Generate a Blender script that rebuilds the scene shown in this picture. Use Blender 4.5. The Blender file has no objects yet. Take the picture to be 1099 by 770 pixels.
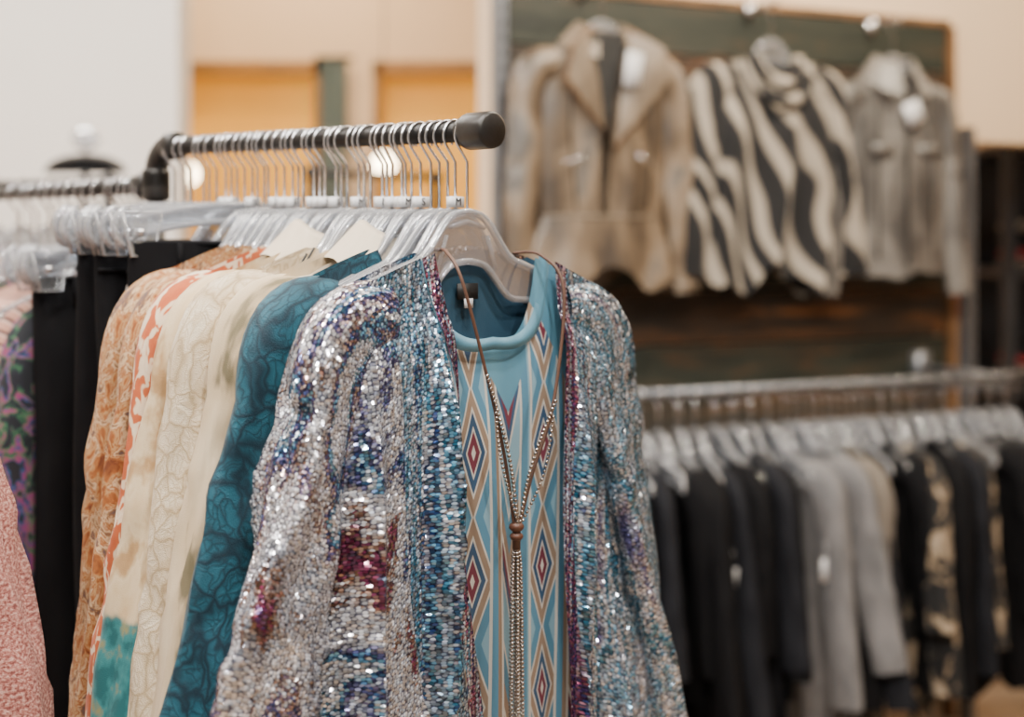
import bpy, math, random
from mathutils import Vector, Matrix, noise
random.seed(7)
F=1526.0; HZ=265.0; ZC=1.55
R45=math.radians(45)
sc=bpy.context.scene

# ---------------------------------------------------------------- materials
def newmat(name):
    m=bpy.data.materials.new(name); m.use_nodes=True
    nt=m.node_tree; nt.nodes.clear()
    out=nt.nodes.new('ShaderNodeOutputMaterial')
    b=nt.nodes.new('ShaderNodeBsdfPrincipled')
    nt.links.new(b.outputs[0],out.inputs[0])
    return m,nt,b,out
def node(nt,t,**kw):
    n=nt.nodes.new('ShaderNode'+t)
    for k,v in kw.items(): setattr(n,k,v)
    return n
def inp(nt,n,i,v):
    if hasattr(v,'is_output'): nt.links.new(v,n.inputs[i])
    else: n.inputs[i].default_value=v
def math_(nt,op,a,b=None,c=None):
    n=node(nt,'Math',operation=op); inp(nt,n,0,a)
    if b is not None: inp(nt,n,1,b)
    if c is not None: inp(nt,n,2,c)
    return n.outputs[0]
def vmath(nt,op,a,b=None):
    n=node(nt,'VectorMath',operation=op); inp(nt,n,0,a)
    if b is not None: inp(nt,n,1,b)
    return n.outputs[0]
def ramp(nt,fac,stops,interp='LINEAR'):
    n=node(nt,'ValToRGB'); cr=n.color_ramp; cr.interpolation=interp
    while len(cr.elements)<len(stops): cr.elements.new(0.5)
    for e,(p,c) in zip(cr.elements,stops):
        e.position=p; e.color=(c[0],c[1],c[2],1)
    nt.links.new(fac,n.inputs[0]); return n.outputs[0]
def uvn(nt): return node(nt,'TexCoord').outputs['UV']
def objn(nt): return node(nt,'TexCoord').outputs['Object']
def noi(nt,vec,scale,detail=3,rough=.5,dist=0,out=0):
    n=node(nt,'TexNoise'); nt.links.new(vec,n.inputs['Vector'])
    n.inputs['Scale'].default_value=scale; n.inputs['Detail'].default_value=detail
    n.inputs['Roughness'].default_value=rough; n.inputs['Distortion'].default_value=dist
    return n.outputs[out]
def vor(nt,vec,scale,feature='F1',rnd=1.0):
    n=node(nt,'TexVoronoi',feature=feature); nt.links.new(vec,n.inputs['Vector'])
    n.inputs['Scale'].default_value=scale; n.inputs['Randomness'].default_value=rnd
    return n
def mixc(nt,f,a,b,mode='MIX'):
    n=node(nt,'Mix',data_type='RGBA',blend_type=mode)
    inp(nt,n,0,f)
    for i,v in ((6,a),(7,b)):
        if hasattr(v,'is_output'): nt.links.new(v,n.inputs[i])
        else: n.inputs[i].default_value=(v[0],v[1],v[2],1)
    return n.outputs[2]
def bump(nt,b,h,strength=.4,dist=.002):
    n=node(nt,'Bump'); n.inputs['Strength'].default_value=strength; n.inputs['Distance'].default_value=dist
    nt.links.new(h,n.inputs['Height']); nt.links.new(n.outputs[0],b.inputs['Normal'])
def scalev(nt,v,s): return vmath(nt,'MULTIPLY',v,s)

def plain(name,c,rough=.6,metal=0,nscale=0,namp=.15,bumps=0,bscale=300):
    m,nt,b,o=newmat(name)
    b.inputs['Roughness'].default_value=rough; b.inputs['Metallic'].default_value=metal
    co=objn(nt)
    n=noi(nt,co,nscale if nscale else 6,4)
    c2=[max(0,x*(1-namp*2)) for x in c]
    col=ramp(nt,n,[(.35,c2),(.65,c)])
    nt.links.new(col,b.inputs['Base Color'])
    if bumps: bump(nt,b,noi(nt,co,bscale,2),bumps,.001)
    return m
def cloth(name,stops,scale=(30,20,1),kind='noise',rough=.8,det=4,dist=0,interp='LINEAR',weave=.35,sheen=.3,spec=.3,freq=7.0,dk=1.0,rotz=0,usobj=False):
    m,nt,b,o=newmat(name)
    uv=uvn(nt)
    src=objn(nt) if usobj else uv
    if rotz:
        mp=node(nt,'Mapping'); nt.links.new(src,mp.inputs[0]); mp.inputs['Rotation'].default_value=(0,rotz,0) if usobj else (0,0,rotz); uvr=mp.outputs[0]
    else: uvr=src
    v=scalev(nt,uvr,scale)
    if kind=='noise': f=noi(nt,v,1,det,.55,dist)
    elif kind=='vor': f=vor(nt,v,1).outputs['Distance']
    elif kind=='lace':
        wv=vmath(nt,'ADD',v,scalev(nt,noi(nt,scalev(nt,v,(.9,.9,.9)),1,2,out=1),(1.5,1.5,0)))
        d1=vor(nt,wv,1,'DISTANCE_TO_EDGE').outputs['Distance']
        d2=vor(nt,scalev(nt,wv,(3.1,3.1,1)),1,'DISTANCE_TO_EDGE').outputs['Distance']
        f=math_(nt,'MINIMUM',math_(nt,'MULTIPLY',d1,2.2),math_(nt,'MULTIPLY_ADD',d2,1.8,.10))
    elif kind=='wave':
        w=node(nt,'TexWave',wave_type='BANDS',bands_direction='X'); nt.links.new(v,w.inputs[0])
        w.inputs['Scale'].default_value=1; w.inputs['Distortion'].default_value=dist; w.inputs['Detail'].default_value=det; w.inputs['Detail Scale'].default_value=freq
        f=w.outputs['Fac']
    elif kind=='contour':
        a=noi(nt,v,1,det,.5,dist); f=math_(nt,'PINGPONG',math_(nt,'MULTIPLY',a,freq),.5); f=math_(nt,'MULTIPLY',f,2.0)
    elif kind=='hstripe':
        s=node(nt,'SeparateXYZ'); nt.links.new(v,s.inputs[0]); f=math_(nt,'FRACT',s.outputs[1])
    stops=[(p,[x*dk for x in c]) for p,c in stops]
    col=ramp(nt,f,stops,interp)
    nt.links.new(col,b.inputs['Base Color'])
    b.inputs['Roughness'].default_value=rough
    b.inputs['Specular IOR Level'].default_value=spec
    b.inputs['Sheen Weight'].default_value=sheen*.3
    h=noi(nt,scalev(nt,uv,(700,700,1)),1,2)
    h2=math_(nt,'MULTIPLY_ADD',f,.8,h)
    bump(nt,b,h2,weave,.0015)
    return m,nt,b,col
def node_rgb(nt,val):
    n=node(nt,'CombineColor')
    for i in range(3): nt.links.new(val,n.inputs[i])
    return n.outputs[0]
def sequin(name,stops,sc1=(13,5,1),density=305,seed=0,interp='LINEAR',con=1.5,jit=.09):
    m,nt,b,o=newmat(name)
    uv=uvn(nt)
    uv2=vmath(nt,'ADD',uv,(seed*3.1,seed*1.7,0))
    vn=vor(nt,uv2,density,rnd=.8); vn.voronoi_dimensions='2D'
    pos=vn.outputs['Position']; cc=vn.outputs['Color']; d=vn.outputs['Distance']
    p=scalev(nt,pos,sc1)
    f=noi(nt,p,1,2,.5,.6)
    f=math_(nt,'MULTIPLY_ADD',f,con,.5-.5*con)
    rnd=node(nt,'SeparateXYZ'); nt.links.new(cc,rnd.inputs[0])
    f2=math_(nt,'MULTIPLY_ADD',rnd.outputs[0],jit,math_(nt,'SUBTRACT',f,jit/2))
    col=ramp(nt,f2,stops,interp)
    br=math_(nt,'MULTIPLY_ADD',math_(nt,'POWER',rnd.outputs[1],1.8),1.0,.46)  # random brightness per sequin, sparkle put into the base colour
    col=mixc(nt,1.0,col,node_rgb(nt,br),'MULTIPLY')
    edge=ramp(nt,d,[(.0,(1,1,1)),(.42,(.9,.9,.9)),(.60,(.20,.20,.26))])
    col=mixc(nt,1.0,col,edge,'MULTIPLY')
    nt.links.new(col,b.inputs['Base Color'])
    b.inputs['Metallic'].default_value=.52; b.inputs['Roughness'].default_value=.12
    b.inputs['Specular IOR Level'].default_value=.9
    g=node(nt,'NewGeometry')
    off=vmath(nt,'SUBTRACT',cc,(.5,.5,.5)); off=vmath(nt,'MULTIPLY',off,(1.0,1.0,1.0))
    nn=vmath(nt,'NORMALIZE',vmath(nt,'ADD',g.outputs['Normal'],off))
    nt.links.new(nn,b.inputs['Normal'])
    return m

W=(.90,.91,.96); LB=(.17,.44,.64); TE=(.02,.16,.27); NV=(.02,.05,.18); BU=(.22,.03,.09); TN=(.36,.21,.14); SI=(.50,.55,.65); CR=(.75,.68,.6); PU=(.17,.16,.36)
M={}
M['seq']=sequin('sequin_mosaic',[(.1,BU),(.3,TN),(.4,W),(.55,SI),(.62,TE),(.7,NV),(.8,LB),(.9,W)],(17,6.5,1),seed=1)
M['seq_body']=sequin('sequin_mosaic_body',[(.10,NV),(.17,LB),(.23,BU),(.285,(.26,.06,.13)),(.32,TN),(.355,W),(.50,W),(.55,SI),(.585,PU),(.615,NV),(.65,LB),(.70,W),(.88,TE)],(15,6,1),seed=2)
M['seq_blue']=sequin('sequin_blue_streaks',[(.12,BU),(.22,W),(.32,LB),(.40,SI),(.46,TE),(.50,LB),(.57,W),(.64,NV),(.70,LB),(.8,W)],(60,1.6,1),seed=3)
M['seq_right']=sequin('sequin_blue_white',[(.12,TN),(.24,W),(.34,SI),(.42,LB),(.49,W),(.55,TE),(.60,LB),(.67,W),(.8,PU)],(30,4,1),seed=6)
M['seq_border']=sequin('sequin_border',[(.15,TE),(.30,SI),(.40,BU),(.46,NV),(.52,(.34,.08,.16)),(.60,W),(.66,LB),(.75,BU)],(90,2,1),320,seed=4)
M['seq_bronze']=sequin('sequin_bronze',[(.1,NV),(.20,BU),(.27,TN),(.34,SI),(.40,W),(.50,W),(.535,(.40,.25,.19)),(.57,PU),(.60,NV),(.64,LB),(.68,W),(.82,W),(.9,BU)],(16,5,1),seed=5)

def chevron():
    m,nt,b,o=newmat('aztec_print')
    uv=uvn(nt); s=node(nt,'SeparateXYZ'); nt.links.new(uv,s.inputs[0])
    u=math_(nt,'ADD',math_(nt,'MULTIPLY',s.outputs[0],1/.128),20.46)
    fu=math_(nt,'FRACT',u)
    BL=(.08,.21,.31); CRM=(.54,.51,.46); TP=(.25,.18,.13); BUR=(.14,.03,.05); NVY=(.035,.08,.15); SK=(.20,.35,.44)
    cA=math_(nt,'ABSOLUTE',math_(nt,'SUBTRACT',fu,.22))
    cA3=math_(nt,'ABSOLUTE',math_(nt,'SUBTRACT',math_(nt,'FRACT',math_(nt,'MULTIPLY',s.outputs[1],1/.16)),.5))
    dia=math_(nt,'ADD',math_(nt,'MULTIPLY',cA,2.3),cA3)
    colA=ramp(nt,dia,[(0,CRM),(.06,BUR),(.17,CRM),(.21,NVY),(.32,CRM),(.36,TP),(.50,CRM),(.54,BL),(.74,SK)],'CONSTANT')
    cB=math_(nt,'ABSOLUTE',math_(nt,'SUBTRACT',fu,.72))
    tB=math_(nt,'FRACT',math_(nt,'MULTIPLY_ADD',s.outputs[1],1/.22,math_(nt,'MULTIPLY',cB,2.0)))
    colB=ramp(nt,tB,[(0,SK),(.20,CRM),(.25,BL),(.44,TP),(.58,CRM),(.63,BUR),(.72,NVY),(.80,CRM),(.85,SK)],'CONSTANT')
    stp=ramp(nt,fu,[(0,SK),(.02,CRM),(.05,(0,0,0)),(.40,CRM),(.43,BL),(.50,TP),(.54,CRM),(.57,(0,0,0)),(.88,CRM),(.91,BL)],'CONSTANT')
    mA=ramp(nt,fu,[(0,(0,0,0)),(.05,(1,1,1)),(.40,(0,0,0))],'CONSTANT')
    mB=ramp(nt,fu,[(0,(0,0,0)),(.57,(1,1,1)),(.88,(0,0,0))],'CONSTANT')
    col=mixc(nt,mB,mixc(nt,mA,stp,colA),colB)
    yv=math_(nt,'MULTIPLY_ADD',cB,.22,s.outputs[1])
    yk=ramp(nt,yv,[(0,(1,1,1)),(.355,(0,0,0))],'CONSTANT')
    ycol=ramp(nt,noi(nt,scalev(nt,uv,(12,5,1)),1,3),[(.3,(.06,.18,.27)),(.7,(.12,.29,.38))])
    col=mixc(nt,yk,col,ycol)
    nt.links.new(col,b.inputs['Base Color']); b.inputs['Roughness'].default_value=.45
    bump(nt,b,noi(nt,scalev(nt,uv,(600,600,1)),1,2),.15,.001)
    return m
M['chev']=chevron()
M['satin']=cloth('blue_satin',[(.3,(.05,.17,.25)),(.7,(.11,.27,.36))],(12,5,1),rough=.35,spec=.5)[0]
M['dkinner']=cloth('top_lining',[(.3,(.012,.05,.09)),(.7,(.025,.08,.13))],(15,5,1),rough=.6)[0]  # darker blue for the back sheet inside the neckline
M['teal']=cloth('teal_lace',[(0,(.002,.018,.032)),(.12,(.004,.035,.055)),(.26,(.008,.072,.108)),(.6,(.012,.098,.142)),(1,(.018,.12,.17))],(30,24,1),'lace',weave=.6,rough=.6)[0]
M['cream']=cloth('cream_crochet',[(0,(.42,.31,.18)),(.12,(.58,.46,.30)),(.3,(.69,.58,.42)),(1,(.75,.66,.50))],(34,28,1),'lace',weave=1.0)[0]
M['ivory']=cloth('ivory_plain',[(.3,(.54,.44,.32)),(.7,(.70,.60,.46))],(14,8,1))[0]
M['olive']=cloth('cream_olive_print',[(.38,(.17,.14,.08)),(.44,(.52,.40,.25)),(.7,(.64,.53,.37))],(14,5,1))[0]
m_,nt_,b_,col_=cloth('beige_print',[(.25,(.22,.12,.05)),(.42,(.42,.26,.12)),(.5,(.62,.49,.31)),(.7,(.50,.33,.17))],(16,10,1))
uv=uvn(nt_); s_=node(nt_,'SeparateXYZ'); nt_.links.new(uv,s_.inputs[0])
vv=math_(nt_,'MULTIPLY_ADD',noi(nt_,scalev(nt_,uv,(18,18,1)),1,3),.07,s_.outputs[1])
msk=ramp(nt_,vv,[(.475,(0,0,0)),(.485,(1,1,1)),(.95,(1,1,1))],'LINEAR')
tc=ramp(nt_,noi(nt_,scalev(nt_,uv,(40,30,1)),1,3),[(.4,(.01,.09,.10)),(.55,(.03,.17,.18)),(.7,(.22,.20,.09))])
nt_.links.new(mixc(nt_,msk,col_,tc),b_.inputs['Base Color']); M['beige']=m_
M['coral']=cloth('coral_print',[(.40,(.42,.09,.03)),(.51,(.46,.11,.035)),(.535,(.66,.50,.34)),(.7,(.70,.58,.43))],(65,38,1),'noise',det=1.5,dist=.8)[0]
M['orange']=cloth('orange_gold_print',[(.3,(.14,.038,.012)),(.40,(.30,.10,.024)),(.46,(.42,.25,.11)),(.50,(.26,.075,.016)),(.55,(.56,.40,.23)),(.60,(.22,.105,.045)),(.65,(.10,.07,.07)),(.75,(.40,.17,.05))],(55,35,1),det=6,dist=.8,weave=.6)[0]
M['black']=cloth('black_denim',[(.3,(.003,.003,.004)),(.7,(.006,.006,.007))],(20,10,1),spec=.12,sheen=.0)[0]
M['charcoal']=cloth('charcoal',[(.3,(.006,.0065,.009)),(.7,(.013,.014,.018))],(20,10,1),sheen=.0,spec=.15)[0]
M['gray']=cloth('gray_knit',[(.3,(.10,.10,.105)),(.7,(.18,.175,.18))],(20,10,1))[0]
M['taupe']=cloth('taupe_knit',[(.3,(.10,.085,.07)),(.7,(.18,.155,.13))],(20,10,1))[0]
M['camo']=cloth('black_cream_print',[(.4,(.009,.009,.010)),(.52,(.010,.010,.010)),(.55,(.26,.19,.12)),(.66,(.38,.31,.23))],(16,14,1),'noise',dist=1)[0]
M['strip']=cloth('pink_stripe',[(0,(.44,.23,.17)),(.5,(.44,.23,.17)),(.55,(.10,.04,.035)),(.8,(.52,.36,.29))],(1,70,1),'hstripe',interp='CONSTANT')[0]
M['floral']=cloth('dark_floral',[(.35,(.01,.012,.016)),(.44,(.015,.015,.025)),(.48,(.03,.14,.06)),(.53,(.28,.02,.12)),(.57,(.02,.07,.18)),(.62,(.015,.015,.02))],(36,26,1),dist=1)[0]
M['pink']=cloth('pink_tweed',[(.36,(.19,.05,.045)),(.5,(.42,.16,.13)),(.64,(.64,.37,.31))],(260,260,1),det=3,weave=1.0)[0]
M['blush']=cloth('blush_plain',[(.3,(.50,.27,.20)),(.7,(.62,.40,.33))],(15,8,1))[0]
M['swirl']=cloth('black_white_swirl',[(0,(.007,.007,.008)),(.60,(.010,.010,.012)),(.70,(.22,.19,.155)),(1,(.33,.29,.24))],(3.4,3.0,3.0),'wave',det=1.0,dist=11,weave=.1,freq=.75,rotz=.35,usobj=True)[0]
M['tanl']=cloth('distressed_tan_suede',[(.34,(.045,.032,.022)),(.43,(.11,.078,.05)),(.50,(.175,.128,.085)),(.57,(.20,.158,.118)),(.62,(.11,.10,.09)),(.70,(.075,.068,.062))],(7,2.2,3.4),det=4,dist=.3,rough=.40,usobj=True,sheen=0,spec=.7,weave=.1)[0]
M['tanl2']=cloth('suede_lapel',[(.3,(.09,.065,.043)),(.6,(.20,.155,.11))],(9,6,1),det=3,rough=.42,sheen=0,spec=.7,weave=.1)[0]
M['greyl']=cloth('grey_distressed',[(.35,(.045,.042,.04)),(.45,(.095,.088,.082)),(.58,(.17,.158,.145)),(.7,(.09,.083,.078))],(8,4,4),det=4,dist=.4,rough=.42,usobj=True,sheen=0,spec=.7,weave=.1)[0]
M['tag']=plain('white_tag',(.75,.75,.77),.5)
M['iron']=plain('black_iron_pipe',(.026,.023,.021),.38,.25,25,.3,.4,90)
M['chrome']=plain('chrome_wire',(.70,.70,.72),.18,1)
M['cord']=plain('brown_cord',(.11,.05,.03),.6)
M['beads']=plain('silver_bead_chain',(.48,.42,.38),.22,1)
M['wood']=plain('wood_bead',(.12,.045,.025),.5)
M['ink']=plain('black_ink',(.01,.01,.01),.6)
def clear(name,white=.10,tint=(.95,.97,1),fr=.30,base=.02,nn=.12):
    m,nt,b,o=newmat(name); nt.nodes.remove(b)
    t=node(nt,'BsdfTransparent'); t.inputs[0].default_value=(*tint,1)
    g=node(nt,'BsdfGlossy'); g.inputs['Roughness'].default_value=.05
    d=node(nt,'BsdfDiffuse'); d.inputs[0].default_value=(.9,.9,.92,1)
    lw=node(nt,'LayerWeight'); lw.inputs[0].default_value=.40
    f=math_(nt,'MULTIPLY_ADD',noi(nt,objn(nt),40,3),nn,math_(nt,'MULTIPLY_ADD',lw.outputs['Fresnel'],fr,base-nn*.3))
    m1=node(nt,'MixShader'); nt.links.new(f,m1.inputs[0]); nt.links.new(t.outputs[0],m1.inputs[1]); nt.links.new(g.outputs[0],m1.inputs[2])
    m2=node(nt,'MixShader'); m2.inputs[0].default_value=white; nt.links.new(m1.outputs[0],m2.inputs[1]); nt.links.new(d.outputs[0],m2.inputs[2])
    nt.links.new(m2.outputs[0],o.inputs[0]); return m
M['clear']=clear('clear_plastic',.045)
M['clearrim']=clear('clear_plastic_edge',.18,(.80,.82,.86),.85,.04,.25)

# ---------------------------------------------------------------- mesh builder
class MB:
    def __init__(s): s.v=[]; s.f=[]; s.uv=[]; s.mi=[]; s.mats=[]
    def mat(s,m):
        if m not in s.mats: s.mats.append(m)
        return s.mats.index(m)
    def grid(s,f,nu,nv,mat,close=False):
        k=s.mat(mat); b=len(s.v); uvs=[]
        for j in range(nv+1):
            for i in range(nu+1):
                p,q=f(i/nu,j/nv); s.v.append(tuple(p)); uvs.append(q)
        for j in range(nv):
            for i in range(nu):
                a=j*(nu+1)+i; q=[a,a+1,a+nu+2,a+nu+1]
                s.f.append([b+x for x in q]); s.uv.append([uvs[x] for x in q]); s.mi.append(k)
    def tube(s,pts,r,mat,seg=10,cap=True,ref=Vector((0,1,0))):
        k=s.mat(mat); pts=[Vector(p) for p in pts]; b=len(s.v); n=len(pts); nrm=None; d=0
        for i,p in enumerate(pts):
            t=(pts[min(i+1,n-1)]-pts[max(i-1,0)]).normalized()
            if nrm is None:
                rr=ref if abs(t.dot(ref))<.95 else Vector((1,0,0))
                nrm=(rr-t*rr.dot(t)).normalized()
            else: nrm=(nrm-t*nrm.dot(t)).normalized()
            bn=t.cross(nrm)
            ra=r(i/(n-1)) if callable(r) else r
            for a in range(seg):
                an=2*math.pi*a/seg
                s.v.append(tuple(p+nrm*(ra*math.cos(an))+bn*(ra*math.sin(an))))
        for i in range(n-1):
            for a in range(seg):
                a2=(a+1)%seg
                s.f.append([b+i*seg+a,b+i*seg+a2,b+(i+1)*seg+a2,b+(i+1)*seg+a])
                s.uv.append([(a/seg*.05,i*.01)]*4); s.mi.append(k)
        if cap:
            s.f.append([b+a for a in range(seg)][::-1]); s.uv.append([(0,0)]*seg); s.mi.append(k)
            s.f.append([b+(n-1)*seg+a for a in range(seg)]); s.uv.append([(0,0)]*seg); s.mi.append(k)
    def box(s,c,d,mat,rot=None):
        k=s.mat(mat); b=len(s.v); c=Vector(c)
        for x in (-.5,.5):
            for y in (-.5,.5):
                for z in (-.5,.5):
                    q=Vector((x*d[0],y*d[1],z*d[2]))
                    if rot: q=rot@q
                    s.v.append(tuple(c+q))
        for q in ([0,1,3,2],[4,6,7,5],[0,4,5,1],[2,3,7,6],[0,2,6,4],[1,5,7,3]):
            s.f.append([b+x for x in q]); s.uv.append([(0,0),(d[0],0),(d[0],d[2]),(0,d[2])]); s.mi.append(k)
    def sphere(s,c,r,mat,n=12,sc=(1,1,1)):
        c=Vector(c)
        def f(u,v):
            a=u*2*math.pi; t=v*math.pi
            return c+Vector((r*sc[0]*math.sin(t)*math.cos(a),r*sc[1]*math.sin(t)*math.sin(a),r*sc[2]*math.cos(t))),(u*r,v*r)
        s.grid(f,n*2,n,mat)
    def obj(s,name,loc=(0,0,0),rot=0,smooth=True,parent=None,bevel=0):
        me=bpy.data.meshes.new(name); me.from_pydata(s.v,[],s.f)
        for m in s.mats: me.materials.append(M[m] if isinstance(m,str) else m)
        ul=me.uv_layers.new(name='UVMap'); li=0
        for pi,p in enumerate(me.polygons):
            p.material_index=s.mi[pi]; p.use_smooth=smooth
            for q in range(len(s.f[pi])): ul.data[li].uv=s.uv[pi][q]; li+=1
        me.update()
        o=bpy.data.objects.new(name,me); sc.collection.objects.link(o)
        o.location=loc; o.rotation_euler=(0,0,rot)
        if parent: o.parent=parent
        if bevel:
            bm=o.modifiers.new('bevel','BEVEL'); bm.width=bevel; bm.segments=2
        return o
def nz(x,y,z=0): return noise.noise(Vector((x,y,z)))
def ss(x):
    x=max(0,min(1,x)); return x*x*(3-2*x)

# ---------------------------------------------------------------- hanger
DZ=-.035
def upper(x,w): 
    a=abs(x); return -.100-.042*ss((a-.022)/.06)-.064*(a/w)**1.25
def hook(mb,R=.0205,zb=-.105):
    cz=.0125+.0018-R+.001
    pts=[]
    for i in range(25):
        a=math.radians(-25+ (225+25)*i/24)
        pts.append((R*math.cos(a),0,cz+R*math.sin(a)))
    pts+= [(-.006,0,cz-R-.004),(0,0,cz-R-.012),(0,0,zb)]
    mb.tube(pts,.0019,'chrome',6)
def hanger(loc,rot,w=.2,kind='top',size=None):
    mb=MB(); hook(mb)
    if kind=='top':
        lo=lambda x: upper(x,w)-.062+.036*ss(abs(x)/w)
        for y in (-.004,.004):
            mb.grid(lambda u,v:((((u*2-1)*w),y,upper((u*2-1)*w,w)*(1-v)+lo((u*2-1)*w)*v),(u,v)),30,3,'clear')
        mb.tube([((i/20-1)*w,0,upper((i/20-1)*w,w)) for i in range(41)],.0052,'clearrim',6)
        mb.tube([((i/20-1)*w,0,lo((i/20-1)*w)) for i in range(41)],.0048,'clearrim',6)
        for sx in (-1,1): mb.sphere((sx*w,0,(upper(w,w)+lo(w))/2),.014,'clearrim',6,(.6,.5,1))
        mb.tube([(-.03,0,-.12),(0,0,-.112),(.03,0,-.12)],.003,'clearrim',6)
        for sx in (-1,1): mb.tube([(sx*.035,0,-.13),(sx*.05,0,-.175)],.0028,'clearrim',6)
    else:
        up=lambda x:-.092-.024*(abs(x)/w)**2; lo=lambda x: up(x)-.024
        for y in (-.004,.004):
            mb.grid(lambda u,v:((((u*2-1)*w),y,up((u*2-1)*w)*(1-v)+lo((u*2-1)*w)*v),(u,v)),16,2,'clear')
        for fn in (up,lo):
            mb.tube([((i/15-1)*w,0,fn((i/15-1)*w)) for i in range(31)],.0048,'clearrim',6)
        for sx in (-1,1):
            mb.tube([(sx*(w+.0*t)+sx*.03*math.cos(-1.2+t*.25),0,-.128+.030*math.sin(-1.2+t*.25)) for t in range(11)],.005,'clearrim',6)
            mb.grid(lambda u,v:(Vector((sx*(w-.005)+(.03-.012*v)*(u*2-1),-.012-.004*v,-.105-.062*v)),(u,v)),4,4,'clear')
            mb.grid(lambda u,v:(Vector((sx*(w-.005)+(.03-.012*v)*(u*2-1),.012+.004*v,-.105-.062*v)),(u,v)),4,4,'clear')
            mb.tube([(sx*(w-.005)-.03,-.013,-.107),(sx*(w-.005)-.018,-.016,-.168),(sx*(w-.005)+.018,-.016,-.168),(sx*(w-.005)+.03,-.013,-.107),(sx*(w-.005)-.03,-.013,-.107)],.0025,'clearrim',5)
            mb.tube([(sx*(w-.005),-.014,-.135),(sx*(w-.005),.014,-.135)],.006,'chrome',8)
    if size:
        mb.box((0,0,-.088),(.022,.010,.014),'tag')
    o=mb.obj('clothes_hanger',loc,rot)
    if size:
        cu=bpy.data.curves.new('size_letter','FONT'); cu.body=size; cu.size=.014; cu.align_x='CENTER'; cu.align_y='CENTER'; cu.extrude=.0003
        t=bpy.data.objects.new('size_letter',cu); sc.collection.objects.link(t); t.data.materials.append(M['ink'])
        t.parent=o; t.location=(0,-.0056,-.088); t.rotation_euler=(math.pi/2,0,0)
    return o

# ---------------------------------------------------------------- garments
def zsh(x,hs):
    a=abs(x)/hs
    return -.129-.072*a**1.25
def sleeve(mb,sg,hs,length,ang,r0,r1,mat,seed,z0=0,flat=.62,nv=46,nu=26,swing=0,wk=1.0,ridge=.16,drop=0):
    ze=zsh(hs,hs)+z0
    c0=Vector((hs-.075,0,ze-r0*.55)); cm=Vector((hs+.012,0,ze-.012-drop)); 
    d=Vector((math.sin(ang),0,-math.cos(ang)))
    c2=Vector((hs+.014,0,ze-.13)); 
    pts=[]
    for i in range(12):
        t=i/12; pts.append(c0*(1-t)**2+cm*2*t*(1-t)+c2*t*t)
    n2=nv-12; rem=length-.14
    for i in range(n2+1):
        t=i/n2; pts.append(c2+d*rem*t+Vector((0,swing*t*t,0)))
    n=len(pts)-1
    cum=[0]
    for i in range(n): cum.append(cum[-1]+(pts[i+1]-pts[i]).length)
    def f(u,v):
        i=min(int(round(v*n)),n); p=pts[i]; t=(pts[min(i+1,n)]-pts[max(i-1,0)]).normalized()
        L=cum[i]
        yv=Vector((0,1,0)); bn=t.cross(yv).normalized()
        w=cum[i]/cum[-1]
        r=r0+(r1-r0)*w
        if w<.1: r*=.86+.14*w/.1
        a=u*2*math.pi; ca,sa=math.cos(a),math.sin(a)
        g=ss((w-.02)*4)*wk
        wr=1+g*(.10*math.sin(3*a+seed+w*3)-ridge*abs(math.sin(1.5*a+seed*1.3+w*2.2+.6*nz(w*4,seed)))**.7+ridge*.5+.10*nz(ca*1.5+seed,sa*1.5,w*7)+.06*math.sin(w*30+2*nz(a,w*5,seed)*4+seed+1.5*ca)*math.exp(-((w-.45)/.25)**2))
        q=p+bn*(r*sa*wr)+yv*(r*flat*ca*wr)
        q.x*=sg
        return q,(3+sg+u*2*math.pi*r0*.85, L)
    mb.grid(f,nu,nv,mat)
    return pts[-1]
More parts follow.
